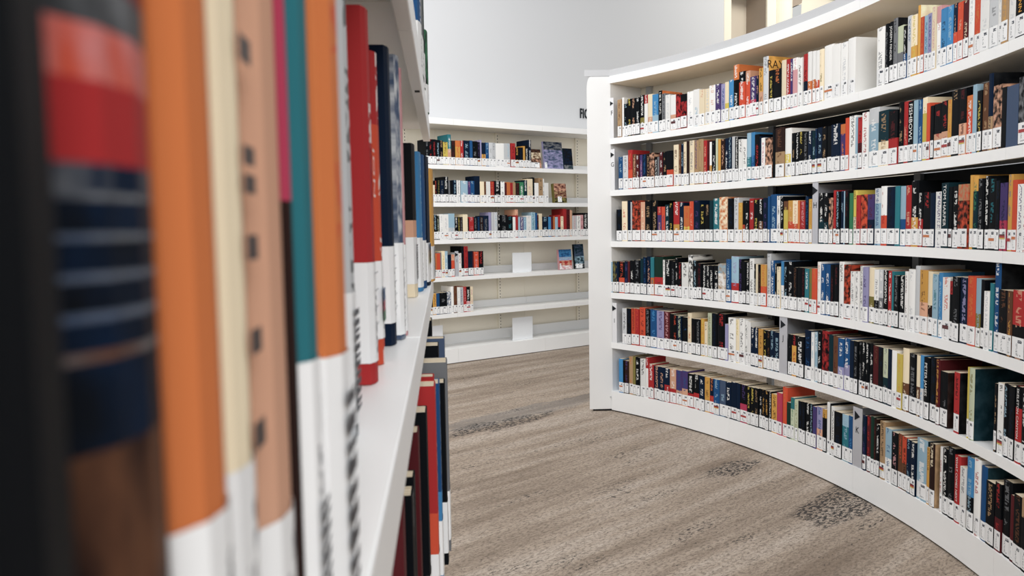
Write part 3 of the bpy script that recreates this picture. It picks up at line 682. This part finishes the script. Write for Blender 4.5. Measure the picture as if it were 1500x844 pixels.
def book_parts(w, h, d, dep, rnd, hard, lab_off=0.0, bands=None, lz=(LZ0, LZ1), wrap=0.0):
    """cover, pages and label of one book; origin at the foot of the spine, x across it, y into the shelf"""
    seed = rnd.random()
    base = jit(LIN[d['base']], rnd)
    pr = LIN[d['pr']] if d['pr'] else base
    def c1(c): return (*c, seed)
    if bands is None:
        bands = []
        z = 0.0
        ft = h * (0.42 + 0.1 * rnd.random())
        tp = h * (0.72 + 0.08 * rnd.random())
        if d['foot']: bands.append((ft, jit(LIN[d['foot']], rnd), pr)); 
        bands.append((tp if d['top'] else h, base, pr))
        if d['top']: bands.append((h, jit(LIN[d['top']], rnd), pr))
    if d['txt']:
        bands = [(z, c, c) for z, c, _ in bands]
    b = 0.0035 if hard else 0.0008
    b = min(b, w * 0.2)
    t = min(0.0022 if hard else 0.0009, w * 0.12)
    hw = w / 2
    out = [(-hw, dep), (-hw, b), (-hw * .55, b * .25), (0, 0), (hw * .55, b * .25), (hw, b), (hw, dep)]
    inn = [(-hw + t, dep), (-hw + t, b + t), (0, b + t), (hw - t, b + t), (hw - t, dep)]
    mc = MB()
    z0 = 0.0
    for z1, c, p in bands:
        c2 = (*p, d['mode'])
        for i in range(len(out) - 1):
            (xa, ya), (xb, yb) = out[i], out[i + 1]
            side = i in (0, len(out) - 2)
            if side and d['side']:
                sc_ = LIN[d['side']]
                mc.face([(xa, ya, z0), (xb, yb, z0), (xb, yb, z1), (xa, ya, z1)], 0, c1(sc_), (*[min(1, v * 1.5 + .01) for v in sc_], 1.0), [(0, z0 * .5), (1.5, z0 * .5), (1.5, z1 * .5), (0, z1 * .5)])
                continue
            if side:
                cc2 = c2 if d['mode'] else (*c, 0.0)
                ua, ub = 0.0, 0.6
            else:
                cc2 = c2
                ua, ub = (xa + hw) / w, (xb + hw) / w
            mc.face([(xa, ya, z0), (xb, yb, z0), (xb, yb, z1), (xa, ya, z1)], 0, c1(c), cc2, [(ua, z0), (ub, z0), (ub, z1), (ua, z1)])
        z0 = z1
    ct = bands[-1][1]; cb = bands[0][1]
    # inner faces and the rims of the boards
    for i in range(len(inn) - 1):
        (xa, ya), (xb, yb) = inn[i], inn[i + 1]
        mc.face([(xb, yb, 0), (xa, ya, 0), (xa, ya, h), (xb, yb, h)], 0, c1(cb), (*cb, 0))
    rim = [out[0], out[1], out[2], out[3], inn[2], inn[1], inn[0]]
    rim2 = [inn[4], inn[3], inn[2], out[3], out[4], out[5], out[6]]
    for r in (rim, rim2):
        mc.face([(x, y, h) for x, y in r], 0, c1(ct), (*ct, 0))
        mc.face([(x, y, 0) for x, y in reversed(r)], 0, c1(cb), (*cb, 0))
    for s in (0, 1):
        (xa, ya), (xb, yb) = (out[0], inn[0]) if s == 0 else (inn[-1], out[-1])
        mc.face([(xa, ya, 0), (xa, ya, h), (xb, yb, h), (xb, yb, 0)], 0, c1(cb), (*cb, 0))
    mp = MB()
    q = 0.002 if hard else 0.0004
    mp.box(-hw + t * 1.05, hw - t * 1.05, b + t * 1.05, dep - (0.004 if hard else 0.0005), q, h - q, c1=(1, 1, 1, 0))
    ml = MB()
    if d['lab']:
        lc = (*((0.78 + 0.07 * rnd.random()),) * 3, seed)
        e = 0.0004
        lw = [(-hw * .97, b * .94 - e), (-hw * .55, b * .25 - e), (0, -e), (hw * .55, b * .25 - e), (hw * .97, b * .94 - e)]
        a0, a1 = lz[0] + lab_off, lz[1] + lab_off
        if wrap:
            lw = [(-hw - e, wrap), (-hw - e, b)] + lw[1:-1] + [(hw + e, b), (hw + e, wrap)]
        for i in range(len(lw) - 1):
            (xa, ya), (xb, yb) = lw[i], lw[i + 1]
            ua, ub = xa / w + .5, xb / w + .5
            ml.face([(xa, ya, a0), (xb, yb, a0), (xb, yb, a1), (xa, ya, a1)], 0, lc, lc, [(ua, 0), (ub, 0), (ub, 1), (ua, 1)])
    return mc, mp, ml

def sticker_mb(w, rows, z0, e=0.0008, half=0.40):
    ms = MB()
    z = z0
    for hh, c in rows:
        if c:
            ms.face([(-w * half, -e, z), (w * half, -e, z), (w * half, -e, z + hh), (-w * half, -e, z + hh)], 0, (*LIN[c], 1))
        z += hh
    return ms

SHELFNAME = {'R1': 'top shelf', 'R2': 'second shelf', 'R3': 'third shelf', 'R4': 'fourth shelf', 'R5': 'fifth shelf', 'R6': 'bottom shelf',
             'B1': 'top shelf', 'B2': 'second shelf', 'B3': 'third shelf', 'B4': 'fourth shelf', 'B5': 'fifth shelf'}
SURF = {'1': 's1', '2': 's2', '3': 's3', '4': 's4', '5': 's5', '6': 'bt'}
books = []
for row, line in ROWS.items():
    tok = line.split()
    s = float(tok[0])
    cur = row[0] == 'R'
    hs = STAND[SURF[row[1]]]
    idx = 0
    for tkn in tok[1:]:
        if tkn.endswith('~'):
            gw = int(tkn[:-1]) / 1e4
            a = s
            s = s - gw / RR if cur else s + gw
            if len(books) and books[-1]['row'] == row:
                books[-1]['gap'] = True
            continue
        wi, hi, code = tkn.split(',')
        wd, hg = int(wi) / 1e4, int(hi) / 1e3
        rnd = random.Random('%s%d' % (row, idx))
        if cur:
            th = s - wd / RR / 2
            s -= wd / RR
            r = RR + 0.002 + 0.005 * rnd.random()
            mw = frame(fR(th, hs + 0.0004, r), th - PI / 2)
        else:
            mid = s + wd / 2
            s += wd
            mw = frame(fB(mid, 0.003 + 0.004 * rnd.random(), hs + 0.0004), BA)
        loc = mw.translation
        dist = (loc - Vector((0, 0, 1.1))).length
        outv = mw.to_3x3() @ Vector((0, -1, 0))
        facing = max(0.2, outv.dot((Vector((0, 0, 1.1)) - loc).normalized()))
        books.append(dict(row=row, idx=idx, w=wd - (0.0012 if cur else 0.0004), h=hg, d=parse(code), mw=mw, rnd=rnd, size=wd * hg / dist ** 2 * facing, gap=False,
                          hard=hg > 0.213, dep=min(0.17, max(0.10, hg * (0.62 + 0.1 * rnd.random())))))
        pj = cam.matrix_world.inverted() @ loc
        books[-1]['px'] = 750 + 1183.3 * pj.x / -pj.z
        if books[-1]['px'] > 1502:
            books[-1]['size'] = 0
        idx += 1

# looks in words
def look(b):
    d = b['d']
    size = 'tall ' if b['h'] > 0.226 else 'short ' if b['h'] < 0.178 else ''
    size = 'thick ' if b['w'] > 0.047 else 'slim ' if b['w'] < 0.017 else size
    s = size + PAL[d['base']][1] + ' book'
    ex = []
    if d['txt']:
        return s + ' lettered ' + d['txt']
    if d['foot']: ex.append(PAL[d['foot']][1] + ' foot')
    elif d['top']: ex.append(PAL[d['top']][1] + ' top')
    if d['pr'] and d['pr'] != d['base']:
        ex.insert(0, PAL[d['pr']][1] + (' picture' if d['mode'] else ' print'))
    if not d['lab']:
        ex = ['no label']
    return s + (' with ' + ' and '.join(ex) if ex else '')
byrow = {}
for b in books:
    byrow.setdefault(b['row'], []).append(b)
def nbr(L, i):
    return PAL[L[i]['d']['base']][1] if 0 <= i < len(L) else None
for row, L in byrow.items():
    place = SHELFNAME[row] + (' of curved case' if row[0] == 'R' else ' of straight case')
    for i, b in enumerate(L):
        a, c = nbr(L, i - 1), nbr(L, i + 1)
        b['look'] = look(b)
        near_ = ('between %s and %s' % (a, c) if a != c else 'between two %s' % a) if a and c else ('at the row end')
        b['lab0'] = b['look'] + ', ' + place
        b['lab1'] = b['look'] + ' ' + near_ + ', ' + place
        b['lab1b'] = b['look'] + ' ' + near_ + ', ' + SHELFNAME[row] + ', curved case' if row[0] == 'R' else b['lab1']
from collections import Counter
ORD = ['first', 'second', 'third', 'fourth', 'fifth', 'sixth', 'seventh', 'eighth', 'ninth', 'tenth']
def nw(s): return len(s.split())
c0, c1_ = Counter(b['lab0'] for b in books), Counter(b['lab1'] for b in books)
seen = Counter()
for b in books:
    lone = sum(q['d']['base'] == b['d']['base'] for q in byrow[b['row']]) == 1 or b['d']['txt']
    if lone and c0[b['lab0']] == 1 and nw(b['lab0']) <= 16:
        b['label'] = b['lab0']
    elif c1_[b['lab1']] == 1 and nw(b['lab1']) <= 16:
        b['label'] = b['lab1']
    elif c0[b['lab0']] == 1 and nw(b['lab0']) <= 16:
        b['label'] = b['lab0']
    else:
        seen[b['lab0']] += 1
        n = seen[b['lab0']]
        side = 'end panel' if b['row'][0] == 'R' else 'near bookcase'
        tot = c0[b['lab0']]
        b['label'] = ''
        b['pend'] = n
# ordinals count every book of that look on that shelf, starting at the end panel
cnt = Counter()
for b in books:
    cnt[b['lab0']] += 1
    if not b['label']:
        n = cnt[b['lab0']]
        b['label'] = (ORD[n - 1] if n <= 10 else '%dth' % n) + ' ' + b['look'] + ', ' + SHELFNAME[b['row']] + (' of curved case from end panel' if b['row'][0] == 'R' else ' of straight case')
        if nw(b['label']) > 16: b['label'] = b['label'].replace(' of curved case from end panel', ', curved case').replace(' with ', ', ').replace(' and ', ', ')

ranked = sorted(books, key=lambda b: -b['size'])
for b in ranked[:NBOOK]:
    b['single'] = True
GROUP = {'R': 'books on the %s of the curved bookcase', 'B': 'books on the %s of the straight bookcase'}
mass = MB()
for b in books:
    rnd, w_, h_, d = b['rnd'], b['w'], b['h'], b['d']
    mc, mp, ml = book_parts(w_, h_, d, b['dep'], rnd, b['hard'], 0.004 * (rnd.random() - .5))
    stick = None
    if d['lab'] and rnd.random() < 0.11 and w_ > 0.016:
        kind = rnd.choice([[(0.009, 'r')], [(0.012, 'm')], [(0.004, 'y'), (0.006, 'r'), (0.004, 'm')], [(0.008, 'o')]])
        stick = sticker_mb(w_, kind, rnd.choice([0.028, 0.034]))
    if b.get('single'):
        o = mc.build('book', M['cover'])
        o.matrix_world = b['mw']
        tag(o, b['label'], 'book', GROUP[b['row'][0]] % SHELFNAME[b['row']])
        mp.build('pages', M['pages'], o)
        if ml.f:
            ml.build('spine_label', M['label'], o)
        if stick:
            stick.build('colour_sticker', M['sticker'], o)
        if d['side'] == 'O' and b['row'] == 'R1':
            text('cover_title', 'RAYM', 0.052, letter_mat('d'), o, Matrix.Translation((w_ / 2 + 0.0006, 0.062, h_ - 0.038)) @ Matrix(((0, 0, 1, 0), (1, 0, 0, 0), (0, 1, 0, 0), (0, 0, 0, 1))))
        if d['txt']:
            t_ = d['txt']
            sz = min(w_ * 0.95, 0.60 * (h_ - 0.07) * 1.6 / (len(t_) * 0.62))
            text('title', t_, sz, letter_mat(d['pr']), o, Matrix.Translation((0, -0.0009, 0.065 + (h_ - 0.065) * 0.5)) @ DOWN)
    else:
        mass.add(mc, b['mw'], 0); mass.add(mp, b['mw'], 1); mass.add(ml, b['mw'], 2)
        if stick:
            mass.add(stick, b['mw'], 3)
o = mass.build('book_rows', [M['cover'], M['pages'], M['label'], M['sticker']])
tag(o, 'smaller labelled books standing close-packed along the rest of both far bookcases', 'books', kind='stuff')

# books shown face-out on the straight case
def face_book(s0, s1, h, key, thick, bands, pic, label, labelled, group='books shown face-out on the straight bookcase', code='k'):
    w_ = s1 - s0
    sp = fB((s0 + s1) / 2, 0.05, STAND[key] + 0.0006 + (thick + 0.0015) * 0.1046)
    r = empty('book')
    r.matrix_world = frame(sp, BA) @ Matrix.Rotation(D2R(-6), 4, 'X')
    tag(r, label, 'book', group)
    seed = random.random()
    m = MB()
    z = 0
    for z1, c, p in bands:
        m.box(-w_ / 2, w_ / 2, 0, 0.0015, z * h, z1 * h, c1=(*LIN[c], seed), c2=(*LIN[p], 1.0))
        z = z1
    # pictures need print coordinates across the board
    m.uv = [((v[0] / w_ + .5) * 1.6, v[2]) for v in m.v]
    m.build('front_cover', M['cover'], r)
    m = MB(); m.box(-w_ / 2, w_ / 2, thick, thick + 0.0015, 0, h, c1=(*LIN[bands[0][1]], seed), c2=(*LIN[bands[0][1]], 0))
    m.build('back_cover', M['cover'], r)
    m = MB(); m.box(-w_ / 2 + .002, w_ / 2 - .003, 0.0016, thick - 0.0001, 0.001, h - 0.001); m.build('pages', M['pages'], r)
    m = MB(); m.box(-w_ / 2 - 0.001, -w_ / 2, 0, thick + .0015, 0, h, c1=(*LIN[bands[0][1]], seed), c2=(*LIN[bands[0][1]], 0)); m.build('spine', M['cover'], r)
    if labelled:
        m = MB()
        x0 = -w_ / 2 + w_ * labelled[0]; x1 = -w_ / 2 + w_ * labelled[1]
        lc = (0.82, 0.82, 0.82, seed)
        m.face([(x0, -0.0006, 0.006), (x1, -0.0006, 0.006), (x1, -0.0006, labelled[2]), (x0, -0.0006, labelled[2])], 0, lc, lc, [(0, 0), (1, 0), (1, 1), (0, 1)])
        m.build('cover_label', M['label'], r)
    return r
face_book(0.682, 0.812, 0.166, 's1', 0.025, [(0.5, 'd', 'P'), (0.82, 'h', 'c'), (1, 'd', 'h')], 1, 'brown picture-covered book face-out beside the top shelf row of straight bookcase', (0.1, 0.85, 0.05))
face_book(0.850, 1.062, 0.240, 's1', 0.020, [(0.3, 'U', 's'), (0.7, 's', 'U'), (1, 'n', 'e')], 1, 'large blue and lavender picture book face-out, top shelf of straight bookcase', (0.0, 0.13, 0.055))
face_book(1.073, 1.176, 0.188, 's1', 0.03, [(0.2, 'T', 'e'), (1, 'k', 'n')], 1, 'dark book face-out beside the large blue one, top shelf of straight bookcase', None)
face_book(0.958, 1.098, 0.171, 's2', 0.035, [(0.25, 'f', 'k'), (0.6, 'a', 'm'), (1, 'P', 'm')], 1, 'tan and orange book face-out alone on the second shelf of straight bookcase', (0.26, 0.58, 0.055))
face_book(1.006, 1.152, 0.180, 's4', 0.025, [(0.2, 'p', 'w'), (0.45, 'r', 'P'), (0.62, 'l', 'U'), (1, 'b', 'B')], 1, 'blue and red holiday-like cover face-out on fourth shelf of straight bookcase', (0.02, 0.14, 0.055))
face_book(1.188, 1.302, 0.224, 's4', 0.02, [(0.2, 'k', 'E'), (0.5, 'T', 'l'), (1, 'T', 's')], 1, 'dark teal book face-out beside the end panel, fourth shelf of straight bookcase', (0.1, 0.75, 0.045))

# bookends on the emptier shelves
def bookend(s, key, wdt, h, label):
    r = empty('bookend')
    r.matrix_world = frame(fB(s, 0.06, STAND[key] + 0.0004), BA)
    tag(r, label, 'bookend', 'white bookends on the straight bookcase')
    m = MB(); m.box(-wdt / 2, wdt / 2, 0, 0.0015, 0.0016, h); m.build('upright_plate', M['bookend'], r, bevel=0.0005)
    m = MB(); m.box(-wdt / 2, wdt / 2, 0, 0.12, 0, 0.0015); m.build('foot_plate', M['bookend'], r)
    return r
bookend(0.59, 's4', 0.205, 0.170, 'white sheet-metal bookend standing alone on the fourth shelf of straight bookcase')
bookend(0.585, 'bt', 0.22, 0.195, 'white sheet-metal bookend on the empty bottom shelf below the middle upright')
bookend(-0.29, 'bt', 0.13, 0.195, 'white bookend on the empty bottom shelf behind the low dark books')

# index dividers among the books
def gap_center(row, n_before):
    """middle of the n-th gap of a row, in degrees or metres"""
    tok = ROWS[row].split(); s = float(tok[0]); k = 0
    for t_ in tok[1:]:
        if t_.endswith('~'):
            g_ = int(t_[:-1]) / 1e4
            if k == n_before:
                return (s - g_ / RR / 2 if row[0] == 'R' else s + g_ / 2), g_
            k += 1
            s = s - g_ / RR if row[0] == 'R' else s + g_
        else:
            w0 = int(t_.split(',')[0]) / 1e4
            s = s - w0 / RR if row[0] == 'R' else s + w0
for row, key, let, hg, lb in (('R3', 's3', 'H', 0.262, 'silver index divider with arrow and letter H between books, third shelf of curved bookcase'),
                              ('R5', 's5', 'J', 0.262, 'silver index divider with arrow and letter J between books, fifth shelf of curved bookcase'),
                              ('R6', 'bt', 'K', 0.240, 'silver index divider with arrow and letter K between books, bottom shelf of curved bookcase')):
    th, gw = gap_center(row, 0)
    arrow_plate('index_divider', frame(fR(th, STAND[key], RR + 0.001), th - PI / 2), gw - 0.004, hg, let, 0.2, lb)
s_, gw = gap_center('B4', 0)
arrow_plate('index_divider', frame(fB(s_, 0.003, STAND['s4']), BA), gw - 0.006, 0.205, 'I', 0.2, 'grey index divider with arrow among the few books, fourth shelf of straight bookcase')

# ------------------------------------------------------------------ books of the near bookcase
def near_book(z0, z1, X, h, code, deck, label, dep=0.15, hard=True, lz=(0.006, 0.072), bands=None, barcode=None, stripes=None, lines=False, group='books on the middle shelf of the near bookcase', lift=0.0):
    th = PI / 2 + LA
    w_ = (z1 - z0) / math.cos(LA) - 0.0012
    zc = (z0 + z1) / 2
    # X is where the far edge of the spine stands
    ex = Vector((X, z1)) - LDIR * (w_ / 2 + 0.0006)
    mw = frame((ex.x, ex.y, STAND[deck] + 0.0005), th)
    d = parse(code)
    rnd = random.Random(label)
    if bands:
        bands = [(min(zz, h), LIN[c], LIN[p]) for zz, c, p in bands]
    mc, mp, ml = book_parts(w_, h, d, dep, rnd, hard, bands=bands, lz=lz, wrap=0.03)
    o = mc.build('book', M['cover'])
    o.matrix_world = mw
    tag(o, label, 'book', group)
    mp.build('pages', M['pages'], o)
    if ml.f:
        ml.build('spine_label', M['label'], o)
    if lines:
        m = MB(); z = lz[0] + 0.012
        while z < lz[1] - 0.004:
            m.face([(-w_ * .46, -0.0007, z), (w_ * .46, -0.0007, z), (w_ * .46, -0.0007, z + 0.0006), (-w_ * .46, -0.0007, z + 0.0006)], 0, (0.2, 0.21, 0.23, 1)); z += 0.0105
        m.build('label_ruling', M['sticker'], o)
    if barcode:
        m = MB(); z = barcode[0]; rb = random.Random(3)
        while z < barcode[1]:
            hh = rb.choice([0.0012, 0.0016, 0.002]) * barcode[2]
            m.face([(-w_ * .30, -0.0008, z), (w_ * .34, -0.0008, z), (w_ * .34, -0.0008, z + hh), (-w_ * .30, -0.0008, z + hh)], 0, (0.02, 0.025, 0.04, 1))
            z += hh + rb.choice([0.0008, 0.0011]) * barcode[2]
        m.build('barcode', M['sticker'], o)
    if stripes:
        sticker_mb(w_, stripes[1], stripes[0], e=0.0009, half=.42).build('colour_sticker', M['sticker'], o)
    return o
MID = 's3'
near_book(0.045, 0.0685, -0.0349, 0.215, 'k', MID, 'black book nearest of all on the middle shelf of the near bookcase', lz=(0.005, 0.03))
near_book(0.070, 0.092, -0.0379, 0.215, 'k*e', MID, 'blurred red-and-black picture book next to the nearest black one',
          bands=[(0.055, 'd', 'h'), (0.074, 'h', 'd'), (0.0824, 'k', 'n'), (0.0833, 'e', 'h'), (0.0861, 'k', 'n'), (0.0869, 'e', 's'), (0.0898, 'n', 'k'), (0.0905, 'e', 's'), (0.0935, 'k', 'n'), (0.0941, 'e', 's'), (0.0972, 'n', 'k'), (0.0978, 'e', 'n'), (0.1005, 'n', 'e'), (0.108, 'r', 'r'), (0.113, 'R', 'p'), (0.117, 'k', 'e'), (0.23, 'r', 'k')], lz=(0.004, 0.03))
near_book(0.094, 0.113, -0.0391, 0.215, 'o', MID, 'blurred plain orange-brown spine beside the picture book', lz=(0.006, 0.058))
cb = near_book(0.115, 0.135, -0.0426, 0.215, 'c', MID, 'blurred cream spine with large dark letters beside the orange-brown book', lz=(0.006, 0.058))
mm = MB()
for zz, hh in ((0.0590, .0045), (0.0745, .004), (0.0895, .004), (0.1000, .003), (0.1045, .003), (0.1205, .004), (0.140, .004)):
    mm.face([(0.0005, -0.0008, zz), (0.008, -0.0008, zz), (0.008, -0.0008, zz + hh), (0.0005, -0.0008, zz + hh)], 0, (*LIN['d'], 1))
mm.build('lettering', M['sticker'], cb)
near_book(0.137, 0.160, -0.0434, 0.215, 'P', MID, 'blurred plain beige-pink spine between cream and teal books', lz=(0.004, 0.042))
near_book(0.1605, 0.1665, -0.0444, 0.212, 'm^p', MID, 'very slim maroon and pink book beside the teal one', hard=False, lz=(0.002, 0.02), bands=[(0.10, 'd', 'd'), (0.3, 'M', 'M')])
near_book(0.168, 0.186, -0.0440, 0.215, 't', MID, 'blurred plain teal spine beside the orange book with barcode', barcode=(0.004, 0.034, 1.2), lz=(0.004, 0.066))
near_book(0.188, 0.212, -0.0425, 0.215, 'o/R', MID, 'bright orange book with a large barcode label beside the teal one', barcode=(0.004, 0.054, 2.2), lz=(0.002, 0.064))
near_book(0.352, 0.380, -0.0727, 0.222, 'E/k', MID, 'light-grey book with black print and barcode behind the red hardback', barcode=(0.012, 0.058, 1.5), lz=(0.006, 0.066))
ro = near_book(0.483, 0.510, -0.0851, 0.225, 'r/w', MID, 'tall red hardback with white print and ruled label on near bookcase', lines=True, lz=(0.013, 0.074), bands=[(0.146, 'r', 'r'), (0.3, 'r', 'w')])
text('title', 'ION', 0.017, letter_mat('w'), ro, Matrix.Translation((0, -0.001, 0.128)) @ DOWN)
near_book(0.553, 0.575, -0.0912, 0.214, 'R^r/w', MID, 'orange-red book with blue, magenta and green label stripes', lz=(0.018, 0.072), stripes=(0.030, [(0.007, 'g'), (0.007, 'M'), (0.009, 'b')]))
near_book(0.645, 0.675, -0.0968, 0.238, 'n', MID, 'dark navy hardback with plain spine behind the orange-red striped one', lines=True, lz=(0.018, 0.08))
near_book(0.680, 0.705, -0.0934, 0.238, 's*E', MID, 'marbled grey-blue book beside the dark navy hardback', lines=True, lz=(0.004, 0.082))
near_book(0.707, 0.720, -0.0936, 0.232, 'p/r', MID, 'slim pale pink book behind the marbled grey-blue one', hard=False, lz=(0.004, 0.08))
near_book(1.100, 1.160, -0.1343, 0.209, 'k+c', MID, 'black and cream book with a sharp barcode label past the shelf gap', barcode=(0.024, 0.070, 1.1), lz=(0.018, 0.082), bands=[(0.018, 'c', 'c'), (0.105, 'P', 'P'), (0.3, 'k', 'k')])
near_book(1.200, 1.250, -0.1363, 0.207, 'B/l', MID, 'bright-blue book just past the black and cream one, near bookcase', lz=(0.006, 0.08))
near_book(1.260, 1.310, -0.1373, 0.208, 'b/n', MID, 'mid-blue book between bright-blue and navy ones, near bookcase', lz=(0.012, 0.075))
near_book(1.320, 1.400, -0.1397, 0.211, 'n/b', MID, 'thick navy book with coloured label stripes beside the orange last one', lz=(0.006, 0.07), stripes=(0.036, [(0.011, 'y'), (0.011, 'O'), (0.011, 'b')]))
near_book(1.420, 1.500, -0.1421, 0.198, 'O/m', MID, 'amber book with dark print, last on the middle shelf of near bookcase', barcode=(0.008, 0.06, 1.2), lz=(0.004, 0.062))
UP = 's2'
G2 = 'books on the upper shelf of the near bookcase'
near_book(1.00, 1.050, -0.1095, 0.21, 'b/w', UP, 'blue book with white print overhanging the upper shelf of near bookcase', lz=(0.0, 0.05), group=G2)
near_book(1.055, 1.165, -0.1185, 0.20, 'e', UP, 'grey book between blue and dark-green ones on the upper near shelf', lz=(0.0, 0.05), group=G2)
near_book(1.170, 1.217, -0.1227, 0.20, 'G/n', UP, 'dark-green book beside the blue one on the upper near shelf', lz=(0.0, 0.049), group=G2)
near_book(1.42, 1.467, -0.1427, 0.140, 'g*k', UP, 'short green and black book at the far end of the upper near shelf', lz=(0.0, 0.0475), group=G2)
LOW = 's4'
G3 = 'books on the lower shelf of the near bookcase'
for nm, z0, z1, X, h, code, kw in [
    ('dark-red hardback with lowest top edge, nearest on the lower near shelf', .52, .545, -.0760, .211, 'm', {}),
    ('black hardback with cream page tops beside the nearest dark-red one', .56, .585, -.0749, .205, 'k/e', {}),
    ('second black hardback on the lower near shelf, in front of a dark-red one', .59, .610, -.0767, .209, 'k', {}),
    ('dark-red hardback with dark maroon spine between black ones, lower near shelf', .66, .685, -.0816, .225, 'm', {}),
    ('tall plain black spine with barcode beside the red pair, lower near shelf', .72, .750, -.0815, .228, 'k', dict(barcode=(0.012, 0.06, 1.2))),
    ('red and orange hardback with light print, lower near shelf', .77, .800, -.0781, .242, 'r+R/P', {}),
    ('plain red hardback just behind the red and orange one', .82, .840, -.0831, .242, 'r', {}),
    ('blue book with pale print between red and black ones, lower near shelf', .86, .890, -.0823, .227, 'b+B/l', {}),
    ('black hardback with barcode in front of the wide grey cover', .92, .950, -.0816, .216, 'k', dict(barcode=(0.012, 0.06, 1.2))),
    ('large grey hardback whose wide cover shows above the red books', .96, 1.000, -.0826, .233, 'e', {}),
    ('black hardback with cream page tops just past the large grey one', 1.12, 1.160, -.1071, .230, 'k', {}),
    ('slate-blue hardback with cream page tops on the lower near shelf', 1.20, 1.230, -.1047, .229, 's', {}),
    ('tall slim black book last on the lower near shelf', 1.35, 1.400, -.1399, .239, 'k', {})]:
    near_book(z0, z1, X, h, code, LOW, nm, hard=False, dep=0.12 if 'slim' in nm else 0.155, group=G3, lz=(0.014, 0.075), **kw)
